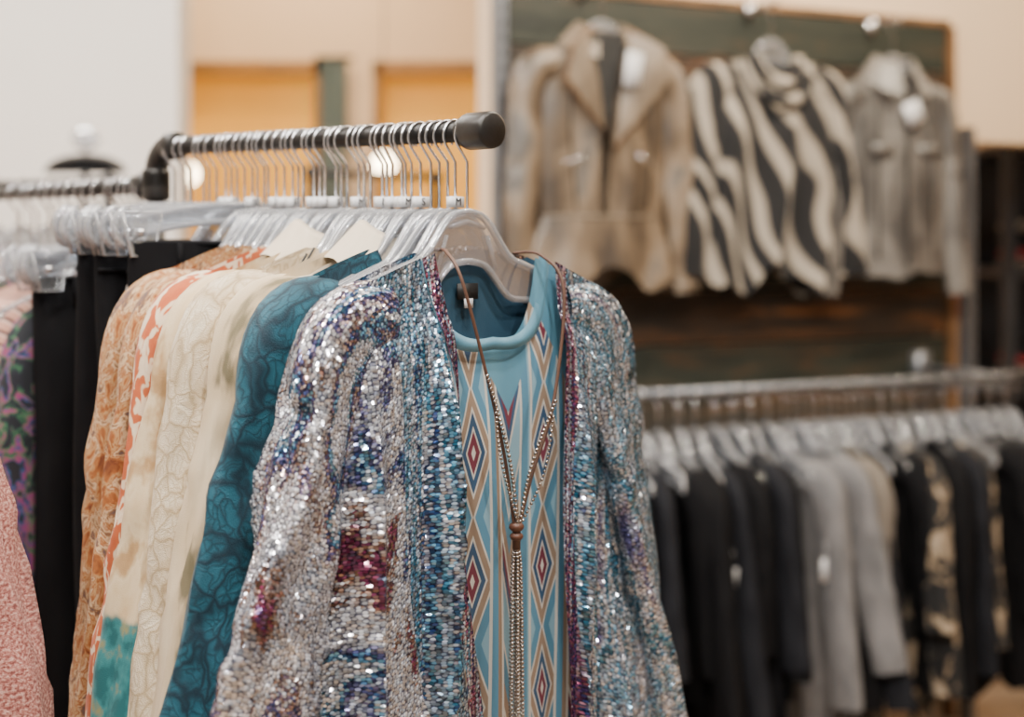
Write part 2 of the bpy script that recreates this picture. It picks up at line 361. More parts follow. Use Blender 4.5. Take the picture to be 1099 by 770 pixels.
def body(mb,L,hs,th,flare,mat,seed,neck=.075,nd=.06,nb=.012,front=None,border=None,z0=0,fold=.014,ff=34,nu=44,nv=44,hemv=.01,matb=None,topw=1.0,strip=None,clamp=None):
    def pt(x01,v,side,x=None):
        w=hs*(topw+(flare)*v)
        xx=x01*w if x is None else x
        a=min(1,abs(xx)/w)
        xs=a*hs*(1 if xx>=0 else -1)
        zt=zsh(xs,hs)+z0
        dd=(nd if side<0 else nb)
        if abs(xs)<neck: zt-=dd*(max(0,1-(xs/neck)**2))**.5
        zb=-L+hemv*math.sin(xx*23+seed)+hemv*.6*math.sin(xx*51+seed*2)
        z=zt+(zb-zt)*v
        dv=zt-z
        env=(1-a**4)
        gro=ss(dv/.22)
        y=side*(.005+th*env**.7*(.25+.75*gro))
        fa=fold*ss(dv/.35+.05)*(1+.5*v)
        wp_=1.6*nz(xx*4+seed,z*1.6,side*3)
        pl=1-2*abs(math.sin(ff*.62*xx+seed*1.7+side+wp_))**.75
        y+=fa*(side*.9*pl+.5*math.sin(ff*1.6*xx+seed*3.1+side*2-z*2.2)+.8*nz(xx*9+seed,z*2.2,side*3))*(.35+.65*env)*.8
        if clamp and side<0 and abs(xx)<.19:
            lim=-clamp*ss(dv/.12)
            if y>lim: y=lim
        return Vector((xx,y,z)),(xx+(side+1)*1.0,dv)
    mb.grid(lambda u,v:pt(u*2-1,v,1),nu,nv,matb or mat)
    if front is None:
        mb.grid(lambda u,v:pt(u*2-1,v,-1),nu,nv,mat)
    else:
        for sg,fx in front:
            bw=border[1] if border else 0
            sw=strip[1] if strip else 0
            def g(u,v,k,lift=0):
                w=hs*(topw+flare*v); xi=fx(v); xo=sg*w
                lv={0:(xi,xi+sg*bw),1:(xi+sg*bw,xi+sg*(bw+sw)),2:(xi+sg*(bw+sw),xo)}[k]
                x=lv[0]+(lv[1]-lv[0])*u
                p,q=pt(0,v,-1,x); p.y-=.006+lift
                return p,q
            if border: mb.grid(lambda u,v:g(u,v,0,.003),8,nv,border[0])
            if strip: mb.grid(lambda u,v:g(u,v,1),16,nv,strip[0])
            mb.grid(lambda u,v:g(u,v,2),nu//2+4,nv,mat[sg] if isinstance(mat,dict) else mat)
    return pt
def collar(mb,mat,z=-.130,rx=.07,ry=.04,h=.03,fold=.05,gap=.5):
    def f(u,v):
        a=-math.pi/2+gap/2+(2*math.pi-gap)*u
        ca,sa=math.cos(a),math.sin(a)
        if v<.4: k=v/.4; r=1-.12*k; zz=z-.01+h*k+ .0
        else: k=(v-.4)/.6; r=.88+.75*k; zz=z-.01+h-fold*k*(1+.5*max(0,-sa))
        zz-=.03*max(0,-sa)
        return Vector((rx*r*ca,ry*r*sa*1.2,zz)),(a*.07,v*.07)
    mb.grid(f,36,8,mat)
def garment(name,loc,rot,mat,L=.75,hs=.21,th=.022,flare=.15,seed=1,sl=.58,sa=.22,sr=(.062,.05),neck=.075,nd=.06,col=None,matb=None,sm=None,fold=.014,z0=0,hq=True,trim=None,ff=34,swing=0,hemv=.01):
    mb=MB(); q=1 if hq else .5
    body(mb,L,hs,th,flare,mat,seed,neck,nd,fold=fold,z0=z0,nu=int(44*q),nv=int(40*q),matb=matb,ff=ff,hemv=hemv)
    if sl:
        for sg in (-1,1):
            sleeve(mb,sg,hs,sl,sa,sr[0],sr[1],sm or mat,seed+sg,z0=z0,nv=50 if hq else 30,nu=36 if hq else 18,swing=swing,ridge=.24 if hq else .16)
    if col: collar(mb,col)
    if trim:
        for k in range(2):
            mb.tube([(-.10-.012*k-.045*math.sin(t/20*3.14*.6),-.034-.0005*t,-.150-.11*t/20-.008*k) for t in range(21)],.0016,trim,5)
    return mb.obj(name,loc,rot)

def pants(name,loc,rot,mat,L=1.0,w=.19,seed=0):
    mb=MB()
    zt=-.150
    for sg in (-1,1):
        def f(u,v,sg=sg):
            a=u*2*math.pi; z=-L*v
            cx=sg*w*.5; rx=w*.52*(1-.18*v); ry=.022+.016*ss(v*6)
            x=cx+rx*math.cos(a); y=ry*math.sin(a)*(1+.25*nz(x*10+seed,z*3,sg))
            y+=.008*math.sin(z*9+seed+sg)+.006*math.sin(x*60+seed)*ss(v*5)
            return Vector((x,y,zt+z)),(u*.4,v*L)
        mb.grid(f,30,40,mat)
    for off,hh in ((0,.004),(-.04,.003)):
        mb.tube([((w*1.0)*math.cos(t/32*6.283),.028*math.sin(t/32*6.283),zt+off) for t in range(33)],hh,mat,6,cap=False,ref=Vector((0,0,1)))
    for x in (-.13,-.03,.09): mb.box((x,-.030,zt-.02),(.008,.005,.045),mat)
    return mb.obj(name,loc,rot)

# ---------------------------------------------------------------- foreground rack
RZ=1.694
TILT=.022
P0=Vector((-.056,1.78,RZ))
rd=Vector((-.7071,.7071,0))
def rp(s,z=None):
    p=P0+rd*s; 
    return (p.x,p.y,RZ+TILT*s if z is None else z)
mb=MB()
E=.735
e=lambda s,z:Vector(rp(s,z))
RE=RZ+TILT*E
mb.tube([e(-.015,RZ),e(E-.03,RE)],.0132,'iron',20)
def cyl(mbx,a,b,r,mat='iron',ch=.12,seg=24):
    ps=[a,a.lerp(b,ch*.4),a.lerp(b,ch),a.lerp(b,1-ch),a.lerp(b,1-ch*.4),b]
    rr=[r*.82,r*.96,r,r,r*.96,r*.82]
    mbx.tube(ps,lambda t:rr[int(round(t*5))],mat,seg)
cyl(mb,e(-.048,RZ),e(.0,RZ),.0235)
cyl(mb,e(-.004,RZ),e(.008,RZ),.019)
pts=[]
for i in range(13):
    a=math.pi/2*i/12
    pts.append(e(E-.045+.045*math.sin(a),RE-.045+.045*math.cos(a)))
mb.tube(pts,.0185,'iron',20)
cyl(mb,e(E-.068,RE),e(E-.04,RE),.0225); cyl(mb,e(E,RE-.04),e(E,RE-.066),.0225)
mb.tube([e(E,RE-.05),e(E,.03)],.0145,'iron',18)
z2=1.650
cyl(mb,e(E,z2+.026),e(E,z2-.026),.0225)
mb.tube([e(E,z2),e(E+.62,z2)],.0128,'iron',18)
cyl(mb,e(E+.015,z2),e(E+.045,z2),.0215); cyl(mb,e(E+.6,z2),e(E+.645,z2),.0225)
mb.tube([e(0,.035),e(1.4,.035)],.016,'iron',16)
for s in (.02,.735,1.38):
    c=e(s,.035); u=Vector((.7071,.7071,0))
    mb.tube([c-u*.28,c+u*.28],.016,'iron',16); cyl(mb,c-u*.03,c+u*.03,.024)
    for k in (-.28,.28):
        cyl(mb,Vector((c.x+u.x*k,c.y+u.y*k,0.0)),Vector((c.x+u.x*k,c.y+u.y*k,.05)),.022)
mb.obj('garment_rack')

# ---- sequin jacket
hsJ=.225
mb=MB()
fr=[(-1,lambda v:-.088+.07*v+.006*math.sin(v*9)),(1,lambda v:.118+.012*v+.006*math.sin(v*8+1))]
body(mb,.86,hsJ,.040,.22,{-1:'seq_body',1:'seq_right'},2.0,.085,.0,front=fr,border=('seq_border',.020),fold=.030,ff=42,nu=150,nv=110,matb='seq',strip=('seq_blue',.065),clamp=.034)
sleeve(mb,-1,hsJ,.68,.27,.054,.060,'seq_bronze',1.3,nv=110,nu=80,flat=.72,wk=1.5,ridge=.40,drop=.012)
sleeve(mb,1,hsJ,.68,.24,.052,.056,'seq_right',2.3,nv=110,nu=80,flat=.66,wk=1.5,ridge=.38,drop=.012)
jx=.012
u45=Vector((.7071,.7071,0))
jl=P0+u45*jx
mb.obj('sequin_jacket',(jl.x,jl.y,RZ),R45)

# ---- patterned top inside
mb=MB()
def topf(side,nd):
    def f(u,v):
        x=(u*2-1)*(.160+.01*v); xt=(u*2-1)*.160
        zt=zsh(xt,hsJ)-.006
        nk=.088
        if abs(xt)<nk: zt-=nd*(1-(abs(xt)/nk)**2.2)**.5
        z=zt+(-.80-zt)*v
        y=side*(.004+.012*(1-abs(u*2-1)**4)*ss((zt-z)/.15+.2))+.006*math.sin(45*x+z*3)*ss(v*2)+.004*math.sin(90*x+z*4)*v
        if side<0: y-=.002
        return Vector((x,y,z)),(x,-z)
    return f
mb.grid(topf(1,.012),40,50,'dkinner')
mb.grid(topf(-1,.135),60,70,'chev')
def band(u,v):
    xt=(u*2-1)*.1; 
    k=max(0,1-(abs(xt)/.1)**2.2)**.5
    zin=zsh(xt,hsJ)-.006-.128*k; 
    z=zin+.006-.016*v; x=xt*(1+.2*v)
    return Vector((x,-.021-.004*math.sin(v*3.14)+.016*max(0,(abs(xt)/.1))**3,z)),(u*.4,v*.05)
mb.grid(band,60,8,'satin')
mb.box((-.02,.004,-.200),(.035,.002,.02),'ink'); mb.box((-.02,.002,-.215),(.014,.002,.012),'tag')
tp=P0+u45*(jx+.012)
mb.obj('aztec_print_top',(tp.x,tp.y,RZ),R45)

# ---- necklace
mb=MB()
def path(ctrl,n=60):
    ctrl=[Vector(c) for c in ctrl]; out=[]
    c=[ctrl[0]]+ctrl+[ctrl[-1]]
    m=len(ctrl)-1
    for i in range(m):
        for k in range(n//m):
            t=k/(n//m); a,b_,d,e_=c[i],c[i+1],c[i+2],c[i+3]
            out.append(.5*((2*b_)+(-a+d)*t+(2*a-5*b_+4*d-e_)*t*t+(-a+3*b_-3*d+e_)*t**3))
    out.append(ctrl[-1]); return out
yb=-.060
L1=path([(-.062,.012,-.150),(-.078,-.02,-.150),(-.084,-.055,-.185),(-.048,yb,-.30),(-.018,yb,-.40),(.0,yb,-.495)])
L2=path([(.070,.012,-.152),(.088,-.02,-.155),(.094,-.055,-.20),(.070,yb,-.34),(.030,yb,-.43),(.006,yb,-.495)])
mb.tube(L1,.0022,'cord',6); mb.tube(L2,.0022,'cord',6)
def beadline(pts,r,mat,step=.0052):
    acc=0; last=pts[0]; mb.sphere(last,r,mat,4)
    for p in pts[1:]:
        acc+=(p-last).length; last=p
        if acc>=step: mb.sphere(p,r,mat,4); acc=0
beadline(path([(-.05,yb-.003,-.30),(-.016,yb-.006,-.40),(.002,yb-.004,-.49)],160),.0026,'beads')
beadline(path([(-.036,yb-.003,-.33),(-.03,yb-.006,-.40),(.003,yb-.004,-.49)],160),.0022,'beads')
beadline(path([(.070,yb-.003,-.34),(.022,yb-.006,-.42),(.004,yb-.004,-.49)],160),.0026,'beads')
beadline(path([(.066,yb-.003,-.36),(.045,yb-.006,-.43),(.004,yb-.004,-.49)],160),.0022,'beads')
mb.sphere((.003,yb,-.490),.0095,'wood',8,(1,1,.7)); mb.sphere((.003,yb,-.502),.0085,'wood',8,(1,1,.7)); mb.tube([(.003,yb,-.478),(.003,yb,-.518)],.005,'cord',10)
for k in range(7):
    a=k*2*math.pi/6; r=.006 if k<6 else 0
    beadline(path([(.003,yb,-.515),(.003+r*math.cos(a),yb+r*math.sin(a),-.55),(.003+1.5*r*math.cos(a),yb+r*1.4*math.sin(a),-.76-.01*(k%3))],330),.0023,'beads',.0043)
mb.obj('tassel_necklace',(tp.x,tp.y,RZ),R45)

# ---- other garments on the foreground rail
G=[
(.088,'teal_lace_blouse',dict(mat='teal',L=.85,hs=.218,sl=.70,sa=.235,sr=(.052,.054),seed=3)),
(.125,'white_shirt',dict(mat='ivory',L=.8,hs=.185,sl=.5,sa=.12,sr=(.05,.05),seed=5,col='ivory')),
(.165,'olive_print_blouse',dict(mat='olive',L=.82,hs=.205,sl=.62,sa=.20,sr=(.05,.05),seed=6)),
(.215,'crochet_cardigan',dict(mat='cream',L=.88,hs=.218,sl=.72,sa=.155,sr=(.058,.056),seed=9,trim='ink',th=.03)),
(.265,'beige_print_tunic',dict(mat='beige',L=.88,hs=.217,sl=.74,sa=.205,sr=(.054,.060),seed=11,col='ivory')),
(.315,'coral_print_blouse',dict(mat='coral',L=.85,hs=.217,sl=.72,sa=.160,sr=(.050,.050),seed=13)),
(.365,'gold_print_blouse',dict(mat='orange',L=.86,hs=.213,sl=.72,sa=.115,sr=(.050,.052),seed=15)),
(.405,'orange_print_cardigan',dict(mat='orange',L=.84,hs=.212,sl=.70,sa=.105,sr=(.05,.05),seed=18)),
]
for s,nm,kw in G:
    p=rp(s); rr=R45+random.uniform(-.03,.03)
    garment(nm,p,rr,**kw)
    hanger(p,rr,w=.19,size=random.choice(['M','S',None,'XL']))
for s in (.036,.052,.068,.106,.118,.145,.156,.19,.203,.24,.253,.29,.302,.34,.352,.385,.425,.435,.452,.465,.52,.535):
    p=rp(s); rr=R45+random.uniform(-.22,.22)
    hanger(p,rr,w=.17,size=random.choice(['M',None,'S',None,None]))
hanger((jl.x-.7071*.012,jl.y-.7071*.012,RZ),R45,w=.205)
hanger(rp(.022),R45+.05,w=.19,size='M')
for s in (.485,.56,.63):
    p=rp(s); pants('black_trousers',p,R45+random.uniform(-.03,.03),'black',seed=s*50,w=.195); hanger(p,R45,w=.185,kind='clip')
for s in (.505,.58,.595,.65,.68): hanger(rp(s),R45+random.uniform(-.1,.1),w=.185,kind='clip')
for s in (.78,):
    p=rp(s,z2); pants('black_trousers',p,R45+random.uniform(-.02,.02),'black',seed=s*50,w=.185); hanger(p,R45,w=.18,kind='clip')
G2=[(.820,'dark_floral_blouse','floral',.172),(.862,'striped_knit_top','strip',.18),(.94,'blush_blouse','blush',.20),(1.0,'blush_blouse','blush',.20),(1.07,'dark_floral_blouse','floral',.20),(1.14,'blush_blouse','blush',.20),(1.22,'striped_knit_top','strip',.20)]
for s,nm,mt,hh in G2:
    p=rp(s,z2); garment(nm,p,R45,mt,L=.8,hs=hh,sl=.6,sa=.05,sr=(.045,.042),seed=s*30,hq=False)
    hanger(p,R45,w=.165,kind='top')
for s in (.765,.80,.845,.905,.965,1.035,1.1,1.165): hanger(rp(s,z2),R45+random.uniform(-.08,.08),w=.18,kind='clip' if s<.9 else 'top')

# ---- near-left rack with the pink tweed coat
px=-.915; pz=1.72
mb=MB(); mb.tube([(px,1.35,pz),(px,1.95,pz)],.0128,'iron',16)
mb.tube([(px,1.35,pz),(px,1.35,.03)],.0135,'iron',16)
cyl(mb,Vector((px,1.33,pz)),Vector((px,1.38,pz)),.0225); cyl(mb,Vector((px,1.93,pz)),Vector((px,1.97,pz)),.0225)
mb.tube([(px-.25,1.35,.03),(px+.25,1.35,.03)],.016,'iron',16); mb.tube([(px,1.15,.03),(px,1.7,.03)],.016,'iron',16)
mb.obj('garment_rack')
garment('pink_tweed_coat',(px,1.68,pz),0,'pink',L=1.0,hs=.218,sl=.78,sa=.19,sr=(.060,.065),seed=4,flare=.25)
hanger((px,1.68,pz),0)

# ---------------------------------------------------------------- display wall frame
wd=Vector((.904,.427,0)).normalized(); wn=Vector((.427,-.904,0)).normalized(); WO=Vector((-.025,3.95,0))
wang=math.atan2(wd.y,wd.x)
def wp(a,b,z): return WO+wd*a+wn*b+Vector((0,0,z))
Rw=Matrix.Rotation(wang,3,'Z')
def wallmat(name,c,namp=.03):
    m,nt,b,o=newmat(name); n=noi(nt,objn(nt),1.5,3)
    nt.links.new(ramp(nt,n,[(.3,[x*(1-namp*2) for x in c]),(.7,c)]),b.inputs['Base Color']); b.inputs['Roughness'].default_value=.85
    bump(nt,b,noi(nt,objn(nt),180,2),.08,.001); return m
M['beigewall']=wallmat('beige_paint',(.76,.56,.37)); M['whitewall']=wallmat('white_paint',(.88,.84,.79)); M['ceil']=wallmat('ceiling_paint',(.8,.78,.74))
def plank(name,cs):
    m,nt,b,o=newmat(name)
    co=vmath(nt,'MULTIPLY',objn(nt),(1.3,9,9)) 
    n=noi(nt,co,2.2,6,.65,.5)
    nt.links.new(ramp(nt,n,cs),b.inputs['Base Color']); b.inputs['Roughness'].default_value=.65
    bump(nt,b,noi(nt,co,9,4),.5,.004); return m
GR=[(.3,(.008,.011,.007)),(.45,(.016,.020,.013)),(.55,(.024,.026,.017)),(.66,(.07,.035,.014)),(.8,(.03,.03,.02))]
BR=[(.3,(.010,.007,.004)),(.45,(.024,.015,.008)),(.56,(.06,.026,.009)),(.64,(.20,.07,.016)),(.8,(.05,.03,.015))]
GY=[(.3,(.015,.013,.010)),(.5,(.030,.026,.019)),(.64,(.09,.05,.022)),(.8,(.04,.035,.025))]
M['pg']=plank('plank_green',GR); M['pb']=plank('plank_brown',BR); M['py']=plank('plank_grey',GY)
M['frame']=plain('oak_frame',(.20,.10,.04),.6,0,12,.25)
def wbox(name,a0,a1,b0,b1,z0,z1,mat):
    mb=MB(); c=wp((a0+a1)/2,(b0+b1)/2,(z0+z1)/2)
    mb.box((0,0,0),(a1-a0,abs(b1-b0),z1-z0),mat); return mb.obj(name,c,wang,smooth=False)
wbox('wall_display',-.02,1.66,-.13,-.03,0,3.4,'beigewall')
wbox('wall_header',1.66,6.0,-.13,-.03,1.90,3.4,'beigewall')
mb=MB(); ks=['pg','pb','py','pg','py','pg','pb','pg','py','pg','pb','py','pg','pb','pg','py']
zt=2.262; i=0
while zt>.15:
    h=[.15,.12,.16,.14][i%4]
    mb.box((.79,.01+.003*(i%3),zt-h/2),(1.56,.02,h-.005),ks[i%len(ks)]); zt-=h; i+=1
mb.box((.79,.0,2.274),(1.60,.05,.022),'frame'); 
mb.box((1.6,.0,1.14),(.022,.05,2.25),'frame')
for v in range(len(mb.v)):
    x,y,z=mb.v[v]; mb.v[v]=(x,-y,z)
mb.obj('wood_plank_panel',WO,wang,smooth=False,bevel=.002)
M['post']=plain('brushed_metal',(.20,.21,.23),.4,.6)
mb=MB(); mb.box((0,0,1.35),(.03,.05,2.7),'post'); 
for k in range(60): mb.box((0,-.026,.15+k*.042),(.006,.004,.02),'ink')
mb.obj('shelving_upright',wp(-.02,.02,0),wang,smooth=False)
mb=MB(); mb.box((0,0,.97),(.03,.05,1.94),'post'); 
for k in range(40): mb.box((0,-.026,.15+k*.042),(.006,.004,.02),'ink')
mb.obj('shelving_upright',wp(1.66,.02,0),wang,smooth=False)

# ---- wall jackets
def wall_hook(a,z,b):
    mb=MB(); mb.tube([(0,0,0),(0,-b-.02,0),(0,-b-.028,.010)],.005,'chrome',10); mb.box((0,-.004,0),(.03,.008,.05),'chrome')
    p=wp(a,.03,z); mb.obj('wall_hook',p,wang)
def whang(a,b,z):
    p=wp(a,b,z); o=hanger(p,wang,w=.19); return p
Z1=2.272
p=whang(.235,.14,Z1); wall_hook(.235,Z1+.005,.12)
mb=MB()
fr=[(-1,lambda v:-.050+.025*v),(1,lambda v:.02-.03*v)]
body(mb,.72,.205,.040,-.08,'tanl',4,.08,.02,front=fr,fold=.010,ff=14,nu=60,nv=40,matb='tanl',hemv=.008)
def pep(u,v):
    a=u*2*math.pi; r=1+.20*v+.10*v*math.sin(8*a)
    return Vector((.192*r*math.cos(a),.055*r*math.sin(a)-.0,-.64-.17*v-.035*math.sin(5*a)*v)),(a*.2,v*.1)
mb.grid(pep,80,8,'tanl')
mb.tube([(.193*math.cos(t/40*6.283),.056*math.sin(t/40*6.283),-.64) for t in range(41)],.0035,'tanl2',8,cap=False,ref=Vector((0,0,1)))
for sg in (-1,1):
    pe=sleeve(mb,sg,.215,.66,.07,.056,.044,'tanl',sg+5,flat=.75,wk=.7,ridge=.26)
    mb.tube([(sg*pe.x+.044*math.cos(t/20*6.283),.034*math.sin(t/20*6.283),pe.z+.02) for t in range(21)],.006,'tanl2',6,cap=False,ref=Vector((0,0,1)))
def lapel(sg,pts,dy=-.074):
    A,B,C,D=[Vector((sg*x,dy+.02*(k==0),z+DZ)) for k,(x,z) in enumerate(pts)]
    def f(u,v):
        q=(A*(1-u)+B*u)*(1-v)+(D*(1-u)+C*u)*v
        q.y-=.008*math.sin(u*3.14)*math.sin(v*3.14)+.014*u
        return q,(q.x,q.z)
    mb.grid(f,10,12,'tanl2')
    mb.tube([A,B,C,D],.005,'frame',6)
lapel(-1,[(.055,-.09),(.130,-.150),(.150,-.235),(.030,-.38)]); lapel(1,[(.055,-.09),(.150,-.140),(.175,-.215),(.0,-.42)])
mb.grid(lambda u,v:(Vector(((u-.5)*.11*(1-v)-.015,-.064,-.14-.28*v)),(u,v)),6,8,'ink')  # flat black sheet paints the dark interior into the lapel opening
collar(mb,'tanl2',-.135,.08,.05,.045,.06,.9)
mb.box((.045,-.096,-.24),(.05,.003,.095),'tag',Matrix.Rotation(.15,3,'Y'))
for sx in (-1,1): mb.tube([(sx*.07,-.070,-.47),(sx*.15,-.060,-.50)],.003,'chrome',6)
for sx in (-1,1): mb.tube([(sx*.12,-.055,-.20),(sx*.13,-.060,-.40),(sx*.11,-.060,-.62)],.0035,'ink',6)
mb.obj('suede_moto_jacket',p,wang)
Z2=2.255
p=whang(.80,.14,Z2); wall_hook(.80,Z2+.005,.12)
mb=MB()
body(mb,.80,.215,.055,.12,'swirl',8,.06,.05,fold=.020,ff=26,nu=60,nv=40,hemv=.035)
for sg in (-1,1): sleeve(mb,sg,.215,.60,.12,.066,.064,'swirl',sg+9,flat=.7,wk=1.0,ridge=.28)
for k in range(2):
    r=.075+.03*k
    def dr(u,v,k=k,r=r):
        a=math.pi*u; q=(v-.5)*.035
        return Vector((-(r+q)*math.cos(a),-.055-.022*math.sin(a)*(1+.5*math.sin(v*3.14))-.006*k+.02*abs(math.cos(a)),-.145-.02*k-(r*1.15+q)*math.sin(a))),(u*.5,v*.08+k)
    mb.grid(dr,24,6,'swirl')
mb.obj('swirl_print_blouse',p,wang)
Z3=2.235
p=whang(1.255,.14,Z3); wall_hook(1.255,Z3+.005,.12)
mb=MB()
fr=[(-1,lambda v:.002),(1,lambda v:-.002)]
body(mb,.77,.190,.042,0.0,'greyl',6,.07,.02,front=fr,fold=.010,ff=16,nu=60,nv=40,matb='greyl')
for sg in (-1,1): sleeve(mb,sg,.195,.64,.10,.050,.042,'greyl',sg+2,flat=.75,wk=.7,ridge=.26)
collar(mb,'greyl',-.13,.075,.05,.045,.075,.6)
mb.tube([(0,-.060,-.185),(0,-.064,-.4),(0,-.064,-.74)],.004,'ink',6)
mb.box((.01,-.080,-.28),(.065,.003,.07),'tag',Matrix.Rotation(-.4,3,'Y'))
for sx in (-1,1):
    mb.box((sx*.09,-.056,-.39),(.08,.012,.03),'greyl'); mb.tube([(sx*.10,-.052,-.2),(sx*.105,-.058,-.72)],.003,'ink',6)
mb.obj('grey_zip_jacket',p,wang)

# ---- lower wall rail and garments
RL=1.165; br=.37
mb=MB()
mb.tube([wp(.0,br,RL),wp(1.58,br,RL)],.012,'post',16)
for a in (.05,1.45):
    mb.tube([wp(a,-.0,RL),wp(a,br+.01,RL)],.010,'post',12); q=wp(a,.03,RL); mb.box(q,(.05,.05,.10),'post',Rw)
    mb.tube([wp(a,.01,RL-.12),wp(a,br-.1,RL-.005)],.006,'post',10)
mb.obj('clothes_rail')
nrot=math.atan2(wn.y,wn.x)
seqm=['black','charcoal','black','charcoal','black','black','charcoal','black','charcoal','black','gray','gray','black','taupe','charcoal','black','camo','camo','black','charcoal','camo','black','black','charcoal','black']
nmz={'charcoal':'charcoal_top','black':'black_top','gray':'grey_cardigan','taupe':'taupe_cardigan','camo':'printed_tunic'}
random.seed(21)
for i,mt in enumerate(seqm):
    a=.04+i*.060+random.uniform(-.012,.012); p=wp(a,br,RL-.001); r=nrot+random.uniform(-.28,.28)
    gl=mt in('gray','taupe')
    garment(nmz[mt],p,r,mt,L=random.uniform(.74,.92) if not gl else .95,hs=random.uniform(.165,.215) if not gl else .205,th=.02,sl=random.uniform(.45,.66),sa=random.uniform(.05,.24),sr=(random.uniform(.05,.062),random.uniform(.04,.06)),seed=i*2.3,hq=False,fold=.024,neck=.09,nd=.07,hemv=.04)
    hanger(p,r,w=.19)
    if i%4==2:
        mb=MB(); mb.box((.235,-.035,-.45),(.003,.03,.06),'tag'); mb.box((.235,-.035,-.40),(.001,.001,.05),'tag'); mb.obj('price_tag',p,r)
for i in range(26):
    hanger(wp(.05+i*.057,br,RL),nrot+random.uniform(-.25,.25),w=.185)

# ---------------------------------------------------------------- room shell
def boxobj(name,x0,x1,y0,y1,z0,z1,mat,bev=0):
    mb=MB(); mb.box((0,0,0),(x1-x0,y1-y0,z1-z0),mat)
    return mb.obj(name,((x0+x1)/2,(y0+y1)/2,(z0+z1)/2),0,smooth=False,bevel=bev)
m,nt,b,o=newmat('floor_wood_tile'); co=objn(nt)
br_=node(nt,'TexBrick'); nt.links.new(co,br_.inputs['Vector']); br_.inputs['Scale'].default_value=1.6
br_.inputs['Color1'].default_value=(.38,.27,.18,1); br_.inputs['Color2'].default_value=(.46,.34,.24,1); br_.inputs['Mortar'].default_value=(.26,.18,.12,1); br_.inputs['Mortar Size'].default_value=.008
nt.links.new(br_.outputs[0],b.inputs['Base Color']); b.inputs['Roughness'].default_value=.35; M['floor']=m
boxobj('floor',-4,6.5,-1.5,9,-.1,0,'floor')
boxobj('ceiling',-4,6.5,-1.5,9,3.4,3.5,'ceil')
boxobj('wall_left',-4.1,-4,-1.5,9,0,3.4,'whitewall')
boxobj('wall_right',6.5,6.6,-1.5,9,0,3.4,'beigewall')
boxobj('wall_far',0.2,6.5,9,9.1,0,3.4,'beigewall')
boxobj('wall_partition',-4,-1.175,5,5.2,0,3.4,'whitewall')
by=6.5
def bx(px): return (px-549.5)/F*by
def bz(py): return ZC+(HZ-py)/F*by
xs=[bx(185),bx(188),bx(345),bx(400),bx(545),bx(700)]
zt=bz(66)
mb=MB()
def seg(x0,x1,z0,z1): mb.box(((x0+x1)/2,by+.1,(z0+z1)/2),(x1-x0,.2,z1-z0),'beigewall')
seg(-4,xs[1],0,3.4); seg(xs[1],xs[2],zt,3.4); seg(xs[2],xs[3],0,3.4); seg(xs[3],xs[4],zt,3.4); seg(xs[4],xs[5],0,3.4)
mb.obj('wall_back',smooth=False)
m,nt,b,o=newmat('warm_lit_panel'); n=noi(nt,objn(nt),1.2,2)
c=ramp(nt,n,[(.35,(.80,.36,.018)),(.65,(.95,.50,.05))]); nt.links.new(c,b.inputs['Base Color'])
c=ramp(nt,n,[(.35,(.90,.38,.015)),(.65,(1.0,.52,.05))]); nt.links.new(c,b.inputs['Emission Color']); b.inputs['Emission Strength'].default_value=.42; M['warm']=m  # glow of the lit rooms beyond is put into the panel's emission
M['trimw']=plain('amber_trim',(.32,.14,.02),.5)
for k,(x0,x1) in enumerate(((xs[1],xs[2]),(xs[3],xs[4]))):
    boxobj('window_%d'%(k+1),x0,x1,by+.12,by+.15,.0,zt,'warm')
    mb=MB(); t=.065
    mb.box(((x0+x1)/2,by-.005,zt-t/2),(x1-x0,.03,t),'trimw'); mb.box((x0+.02,by-.005,zt/2),(.03,.03,zt),'trimw'); mb.box((x1-.02,by-.005,zt/2),(.03,.03,zt),'trimw')
    mb.obj('trim_%d'%(k+1),smooth=False)
M['curt']=cloth('sage_curtain',[(.3,(.14,.18,.17)),(.7,(.22,.28,.265))],(10,3,1))[0]
mb=MB()
def cu(u,v):
    x=bx(345)+(bx(374)-bx(345))*u
    return Vector((x,by-.06+.025*math.sin(u*22),zt-.0-v*(zt-.02))),(u*.2,v*2)
mb.grid(cu,40,20,'curt'); mb.tube([(bx(340),by-.06,zt+.005),(bx(380),by-.06,zt+.005)],.012,'iron',10)
mb.obj('curtain')
m,nt,b,o=newmat('bulb_glow'); b.inputs['Emission Color'].default_value=(1,.80,.5,1); b.inputs['Emission Strength'].default_value=24; b.inputs['Base Color'].default_value=(1,.9,.7,1); M['bulb']=m
for (pxx,pyy,Y) in ((201,187,6.0),(412,176,6.0)):
    X=(pxx-549.5)/F*Y; Z=ZC+(HZ-pyy)/F*Y
    mb=MB(); mb.sphere((0,0,0),.045,'bulb',10); mb.tube([(0,0,.035),(0,0,.08)],.018,'iron',12); mb.tube([(0,0,.08),(0,0,3.4-Z)],.003,'iron',6)
    mb.obj('pendant_lamp',(X,Y,Z))

